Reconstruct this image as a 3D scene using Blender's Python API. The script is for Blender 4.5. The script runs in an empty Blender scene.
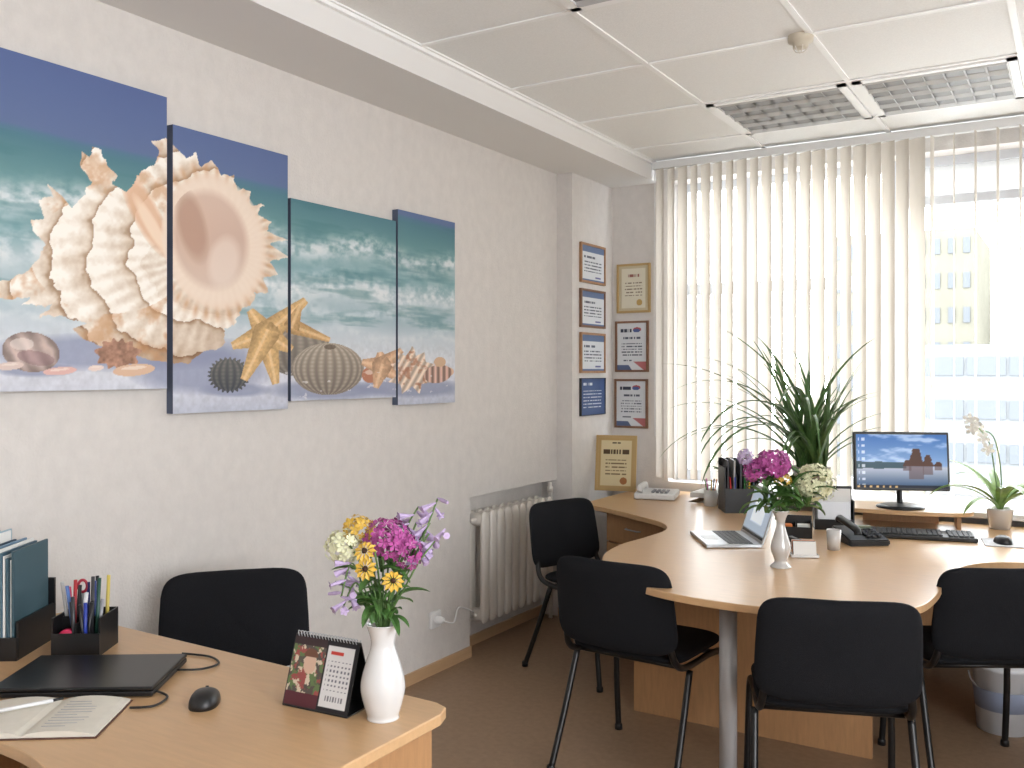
import bpy, bmesh, math, random
import numpy as np
from mathutils import Vector, Matrix
random.seed(7)
rng = np.random.default_rng(3)
R = math.radians
scene = bpy.context.scene
scene.view_settings.view_transform = 'Standard'
scene.view_settings.look = 'None'

# ------------------------------------------------------------------ helpers
def s2l(c):
    c = np.asarray(c, dtype=float) / 255.0
    return np.where(c <= 0.04045, c / 12.92, ((c + 0.055) / 1.055) ** 2.4)

def M(name, rgb, rough=0.5, metal=0.0, var=0.0, scale=20, bump=0.0, bscale=None, aniso=None, spec=0.5,
      emis=0.0, coat=0.0, trans=0.0, alpha=1.0):
    m = bpy.data.materials.new(name); m.use_nodes = True
    nt = m.node_tree; b = nt.nodes['Principled BSDF']
    col = tuple(s2l(rgb)) + (1,)
    b.inputs['Base Color'].default_value = col
    b.inputs['Roughness'].default_value = rough
    b.inputs['Metallic'].default_value = metal
    b.inputs['Specular IOR Level'].default_value = spec
    b.inputs['Coat Weight'].default_value = coat
    b.inputs['Transmission Weight'].default_value = trans
    b.inputs['Alpha'].default_value = alpha
    if emis:
        b.inputs['Emission Color'].default_value = col
        b.inputs['Emission Strength'].default_value = emis
    if var or bump:
        tc = nt.nodes.new('ShaderNodeTexCoord'); mp = nt.nodes.new('ShaderNodeMapping')
        if aniso: mp.inputs['Scale'].default_value = aniso
        nt.links.new(tc.outputs['Object'], mp.inputs['Vector'])
        n = nt.nodes.new('ShaderNodeTexNoise'); n.inputs['Scale'].default_value = scale
        n.inputs['Detail'].default_value = 6; n.inputs['Roughness'].default_value = 0.6
        nt.links.new(mp.outputs['Vector'], n.inputs['Vector'])
        if var:
            mx = nt.nodes.new('ShaderNodeMix'); mx.data_type = 'RGBA'
            c = s2l(rgb)
            mx.inputs[6].default_value = tuple(np.clip(c * (1 - var), 0, 1)) + (1,)
            mx.inputs[7].default_value = tuple(np.clip(c * (1 + var), 0, 1)) + (1,)
            rp = nt.nodes.new('ShaderNodeMapRange')
            rp.inputs['From Min'].default_value = 0.3; rp.inputs['From Max'].default_value = 0.7
            nt.links.new(n.outputs['Fac'], rp.inputs['Value'])
            nt.links.new(rp.outputs['Result'], mx.inputs[0])
            nt.links.new(mx.outputs[2], b.inputs['Base Color'])
        if bump:
            n2 = nt.nodes.new('ShaderNodeTexNoise'); n2.inputs['Scale'].default_value = bscale or scale
            n2.inputs['Detail'].default_value = 4
            nt.links.new(mp.outputs['Vector'], n2.inputs['Vector'])
            bp = nt.nodes.new('ShaderNodeBump'); bp.inputs['Strength'].default_value = bump
            bp.inputs['Distance'].default_value = 0.01
            nt.links.new(n2.outputs['Fac'], bp.inputs['Height'])
            nt.links.new(bp.outputs['Normal'], b.inputs['Normal'])
    return m

def link(ob, parent=None, loc=(0, 0, 0), rot=(0, 0, 0)):
    scene.collection.objects.link(ob)
    ob.location = loc; ob.rotation_euler = rot
    if parent is not None: ob.parent = parent
    return ob

def E(name, loc=(0, 0, 0), yaw=0):
    e = bpy.data.objects.new(name, None); e.empty_display_size = 0.1
    return link(e, None, loc, (0, 0, R(yaw)))

def mesh(name, verts, faces, mat, parent=None, loc=(0, 0, 0), rot=(0, 0, 0), smooth=False):
    me = bpy.data.meshes.new(name)
    me.from_pydata([tuple(v) for v in verts], [], [tuple(f) for f in faces])
    mats = mat if isinstance(mat, list) else [mat]
    for mm in mats: me.materials.append(mm)
    if smooth: me.polygons.foreach_set('use_smooth', [True] * len(me.polygons))
    me.update()
    ob = bpy.data.objects.new(name, me)
    return link(ob, parent, loc, rot)

def frombm(name, bm, mat, parent=None, loc=(0, 0, 0), rot=(0, 0, 0), smooth=False):
    bmesh.ops.recalc_face_normals(bm, faces=bm.faces)
    me = bpy.data.meshes.new(name); bm.to_mesh(me); bm.free()
    me.materials.append(mat)
    if smooth: me.polygons.foreach_set('use_smooth', [True] * len(me.polygons))
    return link(bpy.data.objects.new(name, me), parent, loc, rot)

def addbox(bm, mn, mx):
    vs = [bm.verts.new((x, y, z)) for x in (mn[0], mx[0]) for y in (mn[1], mx[1]) for z in (mn[2], mx[2])]
    for f in ((0, 1, 3, 2), (4, 6, 7, 5), (0, 4, 5, 1), (2, 3, 7, 6), (0, 2, 6, 4), (1, 5, 7, 3)):
        bm.faces.new([vs[i] for i in f])

def boxes(name, lst, mat, parent=None, loc=(0, 0, 0), rot=(0, 0, 0), bevel=0):
    bm = bmesh.new()
    for mn, mx in lst: addbox(bm, mn, mx)
    if bevel:
        bmesh.ops.bevel(bm, geom=list(bm.edges), offset=bevel, segments=2, affect='EDGES', profile=0.5)
    return frombm(name, bm, mat, parent, loc, rot)

def box(name, size, mat, parent=None, loc=(0, 0, 0), rot=(0, 0, 0), bevel=0.0):
    s = [v / 2 for v in size]
    return boxes(name, [((-s[0], -s[1], -s[2]), (s[0], s[1], s[2]))], mat, parent, loc, rot, bevel)

def catmull(pts, n=8, closed=False):
    P = [Vector(p) for p in pts]; out = []
    N = len(P); rngi = range(N if closed else N - 1)
    for i in rngi:
        if closed: p0, p1, p2, p3 = P[(i - 1) % N], P[i], P[(i + 1) % N], P[(i + 2) % N]
        else: p0, p1, p2, p3 = P[max(i - 1, 0)], P[i], P[i + 1], P[min(i + 2, N - 1)]
        for k in range(n):
            t = k / n
            out.append(0.5 * ((2 * p1) + (-p0 + p2) * t + (2 * p0 - 5 * p1 + 4 * p2 - p3) * t * t + (-p0 + 3 * p1 - 3 * p2 + p3) * t ** 3))
    if not closed: out.append(P[-1])
    return out

def tube_geo(pts, r, seg=10, flat=1.0):
    pts = [Vector(p) for p in pts]; V = []; F = []
    n = len(pts); ref = None
    for i, p in enumerate(pts):
        t = (pts[min(i + 1, n - 1)] - pts[max(i - 1, 0)]).normalized()
        if ref is None:
            ref = Vector((1, 0, 0)) if abs(t.x) < 0.9 else Vector((0, 1, 0))
        a = (ref - t * ref.dot(t)).normalized(); ref = a; b = t.cross(a)
        rr = r[i] if isinstance(r, (list, tuple)) else r
        for k in range(seg):
            th = 2 * math.pi * k / seg
            V.append(p + a * math.cos(th) * rr * flat + b * math.sin(th) * rr)
    for i in range(n - 1):
        for k in range(seg):
            k2 = (k + 1) % seg
            F.append((i * seg + k, i * seg + k2, (i + 1) * seg + k2, (i + 1) * seg + k))
    F.append(tuple(reversed(range(seg)))); F.append(tuple((n - 1) * seg + k for k in range(seg)))
    return V, F

def merge(geos):
    V = []; F = []
    for v, f in geos:
        o = len(V); V += list(v); F += [tuple(i + o for i in ff) for ff in f]
    return V, F

def tubes(name, paths, r, mat, parent=None, seg=10, smooth_n=6, loc=(0, 0, 0), rot=(0, 0, 0), flat=1.0):
    gs = []
    for p in paths:
        q = catmull(p, smooth_n) if (smooth_n and len(p) > 2) else p
        gs.append(tube_geo(q, r, seg, flat))
    V, F = merge(gs)
    return mesh(name, V, F, mat, parent, loc, rot, True)

def lathe(name, prof, mat, parent=None, loc=(0, 0, 0), rot=(0, 0, 0), seg=32, smooth_n=0):
    if smooth_n: prof = [(p.x, p.z) for p in catmull([(r, 0, z) for r, z in prof], smooth_n)]
    V = []; F = []
    for r, z in prof:
        for k in range(seg):
            th = 2 * math.pi * k / seg; V.append((r * math.cos(th), r * math.sin(th), z))
    for i in range(len(prof) - 1):
        for k in range(seg):
            k2 = (k + 1) % seg; F.append((i * seg + k, i * seg + k2, (i + 1) * seg + k2, (i + 1) * seg + k))
    F.append(tuple(reversed(range(seg))))
    return mesh(name, V, F, mat, parent, loc, rot, True)

def pad_geo(w, d, h, e=0.3, bend=0.0, nu=40, nv=20, taper=0.0, off=(0, 0, 0)):
    V = []; F = []
    def sp(v, p): return math.copysign(abs(v) ** p, v)
    for j in range(nv + 1):
        eta = -math.pi / 2 + math.pi * j / nv
        for i in range(nu):
            om = 2 * math.pi * i / nu
            x = sp(math.cos(om), e); z = sp(math.sin(om), e)
            c = max(0.0, math.cos(eta)) ** 0.35; y = sp(math.sin(eta), 1.0)
            X = w / 2 * x * c; Z = h / 2 * z * c; Y = d / 2 * y
            X *= 1 + taper * (Z / (h / 2))
            Y += bend * X * X
            V.append((X + off[0], Y + off[1], Z + off[2]))
    for j in range(nv):
        for i in range(nu):
            i2 = (i + 1) % nu
            F.append((j * nu + i, j * nu + i2, (j + 1) * nu + i2, (j + 1) * nu + i))
    return V, F

def prism(name, pts, z0, z1, mat, parent=None, loc=(0, 0, 0), rot=(0, 0, 0), bevel=0.0):
    bm = bmesh.new()
    vs = [bm.verts.new((p[0], p[1], z0)) for p in pts]
    f = bm.faces.new(vs)
    r = bmesh.ops.extrude_face_region(bm, geom=[f])
    bmesh.ops.translate(bm, vec=(0, 0, z1 - z0), verts=[v for v in r['geom'] if isinstance(v, bmesh.types.BMVert)])
    if bevel:
        es = [e for e in bm.edges if abs(e.verts[0].co.z - e.verts[1].co.z) < 1e-6]
        bmesh.ops.bevel(bm, geom=es, offset=bevel, segments=2, affect='EDGES', profile=0.5)
    big = [f for f in bm.faces if len(f.verts) > 4]
    bmesh.ops.triangulate(bm, faces=big)
    return frombm(name, bm, mat, parent, loc, rot)

_attr = {}
def attr_mat(rough=0.6, emis=0.0, spec=0.3):
    k = (rough, emis, spec)
    if k in _attr: return _attr[k]
    m = bpy.data.materials.new('printed_colour'); m.use_nodes = True
    nt = m.node_tree; b = nt.nodes['Principled BSDF']
    a = nt.nodes.new('ShaderNodeVertexColor'); a.layer_name = 'Col'
    nt.links.new(a.outputs['Color'], b.inputs['Base Color'])
    b.inputs['Roughness'].default_value = rough; b.inputs['Specular IOR Level'].default_value = spec
    if emis:
        nt.links.new(a.outputs['Color'], b.inputs['Emission Color'])
        b.inputs['Emission Strength'].default_value = emis
    _attr[k] = m
    return m

def art_plane(name, w, h, nx, ny, func, parent=None, loc=(0, 0, 0), rot=(0, 0, 0), rough=0.6, emis=0.0, spec=0.3):
    """flat print in local XZ, facing -Y; colours from func(u,v)->(ny+1,nx+1,3) in 0..255"""
    u, v = np.meshgrid(np.linspace(0, 1, nx + 1), np.linspace(0, 1, ny + 1))
    col = s2l(np.clip(func(u, v), 0, 255)).reshape(-1, 3)
    co = np.zeros(((nx + 1) * (ny + 1), 3)); co[:, 0] = (u.ravel() - 0.5) * w; co[:, 2] = (v.ravel() - 0.5) * h
    i, j = np.meshgrid(np.arange(nx), np.arange(ny)); a = (j * (nx + 1) + i).ravel()
    q = np.stack([a, a + 1, a + nx + 2, a + nx + 1], 1)
    me = bpy.data.meshes.new(name); me.from_pydata(co.tolist(), [], q.tolist())
    ca = me.color_attributes.new('Col', 'FLOAT_COLOR', 'POINT')
    ca.data.foreach_set('color', np.concatenate([col, np.ones((len(col), 1))], 1).astype(np.float32).ravel())
    me.materials.append(attr_mat(rough, emis, spec)); me.update()
    return link(bpy.data.objects.new(name, me), parent, loc, rot)

def vnoise(x, y, seed=0):
    xi = np.floor(x).astype(np.int64); yi = np.floor(y).astype(np.int64); xf = x - xi; yf = y - yi
    def h(a, b):
        n = np.sin(a * 127.1 + b * 311.7 + seed * 74.7) * 43758.5453
        return n - np.floor(n)
    xf = xf * xf * (3 - 2 * xf); yf = yf * yf * (3 - 2 * yf)
    return (h(xi, yi) * (1 - xf) + h(xi + 1, yi) * xf) * (1 - yf) + (h(xi, yi + 1) * (1 - xf) + h(xi + 1, yi + 1) * xf) * yf

def fbm(x, y, seed=0, o=4):
    s = 0; a = 0.5; t = 0
    for k in range(o):
        s = s + a * vnoise(x * 2 ** k, y * 2 ** k, seed + k); t += a; a *= 0.5
    return s / t

def inpoly(X, Y, pts):
    m = np.zeros(X.shape, bool); n = len(pts)
    for i in range(n):
        x1, y1 = pts[i]; x2, y2 = pts[(i + 1) % n]
        if y1 == y2: continue
        c = ((y1 > Y) != (y2 > Y)) & (X < (x2 - x1) * (Y - y1) / (y2 - y1) + x1)
        m ^= c
    return m

def paint(img, mask, col, a=1.0):
    a = np.asarray(a, float) * mask
    c = np.asarray(col, float)
    img[:] = img * (1 - a[..., None]) + c * a[..., None]

# ------------------------------------------------------------------ materials
m_wall = M('wallpaper_light_grey', (216, 211, 207), 0.85, var=0.045, scale=18, bump=0.25, bscale=110, aniso=(1, 1, 0.8), spec=0.2)
m_wall2 = M('wall_paint_light', (232, 229, 226), 0.85, spec=0.2)
m_white = M('white_paint', (226, 226, 226), 0.6, spec=0.3)
m_soffit = M('soffit_paint', (228, 226, 224), 0.8, spec=0.2)
m_tile = M('ceiling_tile', (240, 240, 239), 0.9, var=0.04, scale=160, bump=0.15, bscale=220, spec=0.1)
m_grid = M('ceiling_grid_white', (246, 246, 246), 0.5)
m_floor = M('linoleum_brown', (148, 122, 98), 0.45, var=0.12, scale=35, spec=0.4)
m_base = M('baseboard_wood', (190, 156, 120), 0.5, var=0.1, scale=12, aniso=(1, .2, 3))
m_desk = M('beech_laminate', (204, 166, 124), 0.28, var=0.06, scale=9, aniso=(1.2, 9, 9), spec=0.5)
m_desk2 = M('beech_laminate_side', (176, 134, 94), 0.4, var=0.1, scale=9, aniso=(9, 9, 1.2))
m_blk = M('black_fabric', (24, 25, 29), 0.85, var=0.25, scale=300, bump=0.3, bscale=500, spec=0.2)
m_blkmetal = M('black_metal', (16, 16, 18), 0.35, spec=0.5)
m_blkpl = M('black_plastic', (22, 22, 24), 0.4)
m_dkpl = M('dark_plastic', (40, 41, 45), 0.5)
m_silver = M('silver_metal', (185, 188, 192), 0.3, metal=0.6)
m_grey = M('grey_metal_post', (176, 176, 178), 0.35, metal=0.3)
m_cer = M('white_ceramic', (218, 217, 217), 0.2, coat=0.5)
m_rad = M('radiator_enamel', (222, 216, 208), 0.35)
m_paper = M('paper_white', (228, 227, 224), 0.8)
m_green = M('leaf_green', (76, 114, 56), 0.45, var=0.3, scale=20)
m_green3 = M('strap_leaf_green', (76, 110, 58), 0.4, var=0.35, scale=12)
m_green2 = M('leaf_light_green', (118, 148, 78), 0.45, var=0.3, scale=20)
m_stem = M('stem_green', (94, 124, 70), 0.5)
m_mag = M('petal_magenta', (172, 76, 146), 0.6, var=0.35, scale=60)
m_lil = M('petal_lilac', (184, 164, 200), 0.6, var=0.2, scale=60)
m_yel = M('petal_yellow', (218, 178, 74), 0.6, var=0.2, scale=60)
m_cream = M('petal_cream', (222, 222, 186), 0.6, var=0.15, scale=60)
m_wpet = M('petal_white', (240, 238, 232), 0.6)
m_brown = M('flower_centre', (62, 38, 24), 0.8)
m_wood = M('frame_wood', (160, 120, 86), 0.45, var=0.15, scale=30)
m_woodd = M('frame_wood_dark', (124, 90, 68), 0.45, var=0.15, scale=30)
m_gold = M('frame_gold', (186, 156, 104), 0.4, metal=0.1)

# ------------------------------------------------------------------ room shell
XR, YB, YW, ZC = 5.2, -1.8, 5.6, 2.835
SX, SZ = 0.43, 2.716
NY0, NY1, NZ = 4.07, 5.03, 0.84
boxes('floor', [((-.3, YB - .2, -.2), (XR + .2, YW + .3, 0))], m_floor)
boxes('wall_left', [((-.3, YB - .2, 0), (0, NY0, 3.0))], m_wall)
boxes('wall_left.001', [((-.3, NY0, NZ), (0, YW + .3, 3.0))], m_wall)
boxes('wall_left.002', [((-.3, NY0, 0), (-.11, NY1, NZ))], m_wall)
boxes('wall_left.003', [((-.3, NY1, 0), (0, YW + .3, NZ)), ((0, NY1, 0), (.105, YW, SZ))], m_wall)
WX0, WX1, WZ0, WZ1 = 0.5, 4.9, 0.80, 2.72
boxes('wall_window', [((0, YW, 0), (WX0, YW + .3, 3)), ((WX1, YW, 0), (XR + .2, YW + .3, 3)),
                      ((WX0, YW, 0), (WX1, YW + .3, WZ0)), ((WX0, YW, WZ1), (WX1, YW + .3, 3))], m_wall)
RY0, RY1 = -1.3, 1.5
boxes('wall_right', [((XR, YB - .2, 0), (XR + .2, RY0, 3)), ((XR, RY1, 0), (XR + .2, YW, 3)), ((XR, RY0, 0), (XR + .2, RY1, WZ0)), ((XR, RY0, WZ1), (XR + .2, RY1, 3))], m_wall2)
boxes('wall_back', [((0, YB - .2, 0), (XR, YB, 3))], m_wall2)
boxes('ceiling', [((0, YB, ZC), (XR, YW, 3.0))], m_tile)
boxes('trim_soffit', [((0, YB, SZ), (SX, YW, ZC))], m_soffit)
P = 0.695
g = []
xs = [0.45 + P * k for k in range(8)]; ys = [5.13 - P * k for k in range(-0, 11)]
for x in xs:
    if x < XR: g.append(((x - .012, YB, ZC - .006), (x + .012, YW, ZC)))
for y in ys:
    if y > YB: g.append(((SX, y - .012, ZC - .0065), (XR, y + .012, ZC - .0005)))
g.append(((SX, YW - .025, ZC - .02), (XR, YW, ZC)))
g.append(((SX, YB, ZC - .02), (SX + .02, YW - .026, ZC)))
boxes('trim_ceiling_grid', g, m_grid)
bb = [((0, YB, 0), (.014, NY0, .055)), ((0, YB, 0), (XR, YB + .014, .055))]
boxes('baseboard_left', bb, m_base)
boxes('baseboard_niche', [((-.11, NY0, 0), (-.096, NY1, .055)), ((.014, NY1 - .014, 0), (.105, NY1, .055))], m_base)

# ceiling lights
m_lamp_in = M('lamp_interior_grey', (140, 140, 140), 0.5)
m_louv = M('lamp_louvre_aluminium', (205, 206, 207), 0.4, metal=0.3)
def ceiling_light(x0, y0):
    e = E('ceiling_light', (x0 + P / 2, y0 + P / 2, ZC))
    w = P / 2 - .014
    boxes('housing_frame', [((-w, -w, -.014), (w, -w + .03, -.001)), ((-w, w - .03, -.014), (w, w, -.001)),
                            ((-w, -w, -.014), (-w + .04, w, -.001)), ((w - .04, -w, -.014), (w, w, -.001))], m_grid, e)
    box('back_plate', (2 * w, 2 * w, .004), m_lamp_in, e, (0, 0, -.003))
    V = []; F = []
    n = 7; L = w - .04
    for k in range(n + 1):
        x = -L + 2 * L * k / n
        o = len(V); V += [(x - .006, -L, -.006), (x - .006, L, -.006), (x + .006, L, -.018), (x + .006, -L, -.018)]; F.append((o, o + 1, o + 2, o + 3))
    for k in range(5):
        y = -L + 2 * L * k / 4
        o = len(V)
        V += [(-L, y - .022, -.006), (L, y - .022, -.006), (L, y, -.02), (-L, y, -.02), (L, y + .022, -.006), (-L, y + .022, -.006)]
        F += [(o, o + 1, o + 2, o + 3), (o + 3, o + 2, o + 4, o + 5)]
    mesh('louvre', V, F, m_louv, e)
    return e
ceiling_light(1.145, 4.435); ceiling_light(1.84, 4.435); ceiling_light(1.145, 2.35); ceiling_light(1.145, -.43); ceiling_light(3.23, -.43)
sd = E('smoke_detector', (1.80, 3.75, ZC))
lathe('sensor_body', [(0.0, -.05), (.022, -.05), (.03, -.044), (.03, -.03), (.048, -.024), (.05, -.008), (.05, 0)][::1], M('detector_plastic', (204, 194, 176), .5), sd)
tubes('sensor_cage', [[(.03 * math.cos(a), .03 * math.sin(a), -.044), (.018 * math.cos(a), .018 * math.sin(a), -.062), (0, 0, -.066)] for a in [k * math.pi / 3 for k in range(6)]], .002, m_rad, sd, seg=6)

# blind fabric
def fabric(name, a, b, t, mixf=.45):
    mb = bpy.data.materials.new(name); mb.use_nodes = True
    nt = mb.node_tree; nt.nodes.clear()
    o = nt.nodes.new('ShaderNodeOutputMaterial'); d = nt.nodes.new('ShaderNodeBsdfDiffuse'); tr = nt.nodes.new('ShaderNodeBsdfTranslucent')
    tcn = nt.nodes.new('ShaderNodeTexCoord'); mpn = nt.nodes.new('ShaderNodeMapping'); mpn.inputs['Scale'].default_value = (1, 1, .15)
    nz = nt.nodes.new('ShaderNodeTexNoise'); nz.inputs['Scale'].default_value = 60
    mxx = nt.nodes.new('ShaderNodeMix'); mxx.data_type = 'RGBA'
    mxx.inputs[6].default_value = tuple(s2l(a)) + (1,); mxx.inputs[7].default_value = tuple(s2l(b)) + (1,)
    nt.links.new(tcn.outputs['Object'], mpn.inputs[0]); nt.links.new(mpn.outputs[0], nz.inputs['Vector']); nt.links.new(nz.outputs['Fac'], mxx.inputs[0])
    nt.links.new(mxx.outputs[2], d.inputs[0])
    tr.inputs[0].default_value = tuple(s2l(t)) + (1,)
    mx = nt.nodes.new('ShaderNodeMixShader'); mx.inputs[0].default_value = mixf
    nt.links.new(d.outputs[0], mx.inputs[1]); nt.links.new(tr.outputs[0], mx.inputs[2]); nt.links.new(mx.outputs[0], o.inputs[0])
    return mb
mb = fabric('blind_fabric', (228, 221, 210), (240, 233, 224), (170, 162, 152))
mfz = fabric('frosted_panel', (214, 214, 216), (220, 220, 222), (130, 128, 126), .6)

# window
m_frame = M('window_frame_pvc', (212, 216, 224), 0.4)
wn = E('window_1')
yf0, yf1 = YW + .16, YW + .23
fr = [((WX0, yf0, WZ0), (WX1, yf1, WZ0 + .07)), ((WX0, yf0, WZ1 - .05), (WX1, yf1, WZ1)), ((1.86, yf0 + .006, 2.45), (WX1, yf1 - .006, 2.50))]
for x, w in ((WX0, .07), (0.93, .07), (1.80, .1), (2.95, .1), (4.0, .1), (WX1 - .07, .07)):
    fr.append(((x, yf0 + .002, WZ0), (x + w, yf1 - .002, WZ1)))
fr.append(((WX0, yf0 + .004, 2.0), (1.85, yf1 - .004, 2.07)))
fr.append(((1.02, yf0 - .02, .87), (1.08, yf0 + .02, 2.0))); fr.append(((1.74, yf0 - .02, .87), (1.80, yf0 + .02, 2.0)))
boxes('frame', fr, m_frame, wn)
mesh('frosted_top_light', [(1.88, yf0 + .02, 2.49), (WX1, yf0 + .02, 2.49), (WX1, yf0 + .02, WZ1), (1.88, yf0 + .02, WZ1)], [(0, 1, 2, 3)], mfz, wn)
mg = bpy.data.materials.new('window_glass'); mg.use_nodes = True
nt = mg.node_tree; nt.nodes.clear()
o = nt.nodes.new('ShaderNodeOutputMaterial'); t1 = nt.nodes.new('ShaderNodeBsdfTransparent'); t1.inputs[0].default_value = (.96, .98, .98, 1)
g1 = nt.nodes.new('ShaderNodeBsdfGlossy'); g1.inputs['Roughness'].default_value = 0.02
mx = nt.nodes.new('ShaderNodeMixShader'); mx.inputs[0].default_value = 0.03
nt.links.new(t1.outputs[0], mx.inputs[1]); nt.links.new(g1.outputs[0], mx.inputs[2]); nt.links.new(mx.outputs[0], o.inputs[0])
mesh('glass', [(WX0, yf0 + .035, WZ0), (WX1, yf0 + .035, WZ0), (WX1, yf0 + .035, WZ1), (WX0, yf0 + .035, WZ1)], [(0, 1, 2, 3)], mg, wn)
boxes('window_sill', [((.82, 5.13, .775), (XR, YW + .16, .805))], m_white, bevel=.004)
w2 = E('window_2_fill')  # unseen side window, added to let fill light into the room
fr = [((XR + .06, RY0, WZ0), (XR + .13, RY1, WZ0 + .07)), ((XR + .06, RY0, WZ1 - .07), (XR + .13, RY1, WZ1))]
for y in (RY0, .06, RY1 - .07): fr.append(((XR + .062, y, WZ0), (XR + .128, y + .07, WZ1)))
boxes('frame', fr, m_frame, w2)

# vertical blinds
vb = E('vertical_blinds', (0, 5.48, 0))
boxes('headrail', [((.45, -.022, 2.775), (5.15, .022, 2.82))], m_white, vb)
V = []; F = []
x = .49; k = 0
def slat(x, ang, w=.089):
    ca, sa = math.cos(ang) * w / 2, math.sin(ang) * w / 2
    o = len(V)
    N = 5
    for i in range(N):
        s = -1 + 2 * i / (N - 1); bow = .006 * (1 - s * s)
        px = x + ca * s - math.sin(ang) * bow; py = sa * s + math.cos(ang) * bow
        V.append((px, py, .835)); V.append((px, py, 2.775))
    for i in range(N - 1): F.append((o + 2 * i, o + 2 * i + 2, o + 2 * i + 3, o + 2 * i + 1))
while x < 5.1:
    if x < 2.06:
        slat(x, R(-30 + random.uniform(-13, 10))); x += .075
    else:
        slat(x, R(-88 + random.uniform(-8, 8))); x += .105
mesh('slats', V, F, mb, vb, smooth=True)
tubes('control_chain', [[(.47, -.03, 2.77), (.465, -.03, 1.9), (.47, -.03, 1.1)]], .0025, m_white, vb, seg=6)

# ------------------------------------------------------------------ exterior
m_yb = M('facade_pale_yellow_hazed', (103, 101, 92), .9, var=.1, scale=.5, spec=0)
m_gb = M('facade_grey', (104, 106, 108), .9, spec=0)
m_win = M('facade_windows_hazed', (90, 93, 97), .9, spec=0)  # close to the muted facade tones: haze is put into the colours
m_bounce = M('pale_bounce_ground', (180, 180, 178), .9, spec=0)  # ground kept pale to bounce skylight up to the ceiling
boxes('ground', [((-60, YW + .5, -4.3), (70, 120, -4.0))], m_bounce)
def facade(name, x0, x1, y, z0, z1, nx, nz, mw, fw=.5, fh=.5):
    e = E(name)
    box('mass', (x1 - x0, 8, z1 - z0), mw, e, ((x0 + x1) / 2, y + 4, (z0 + z1) / 2))
    l = []
    dx = (x1 - x0) / nx; dz = (z1 - z0) / nz
    for i in range(nx):
        for j in range(nz):
            cx = x0 + dx * (i + .5); cz = z0 + dz * (j + .5)
            l.append(((cx - dx * fw / 2, y - .05, cz - dz * fh / 2), (cx + dx * fw / 2, y + .02, cz + dz * fh / 2)))
    boxes('windows', l, m_win, e)
facade('apartment_building', -6.5, -0.9, 42, -4, 7.4, 10, 8, m_yb, .45, .45)
facade('office_building', -1.2, 12, 30, -4, 2.3, 12, 5, m_gb, .92, .42)
facade('brick_building', .6, 9, 50, -4, 5.4, 9, 7, m_yb, .4, .4)

# ------------------------------------------------------------------ mural (4 canvases)
D0 = 2.711
def art_xy(Y, Z):
    # wall metres -> layout units of the print study
    q = Y / D0
    a = (q * .521 - .8535) / (.521 + q * .8535)
    t = D0 / (.521 - .8535 * a)
    return 512 + 930 * a, 372 - 930 * (Z - 1.5) / t

def ell(X, Y, cx, cy, rx, ry, rot=0):
    c, s = math.cos(R(rot)), math.sin(R(rot)); dx = X - cx; dy = Y - cy
    return ((dx * c + dy * s) / rx) ** 2 + ((-dx * s + dy * c) / ry) ** 2

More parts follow.
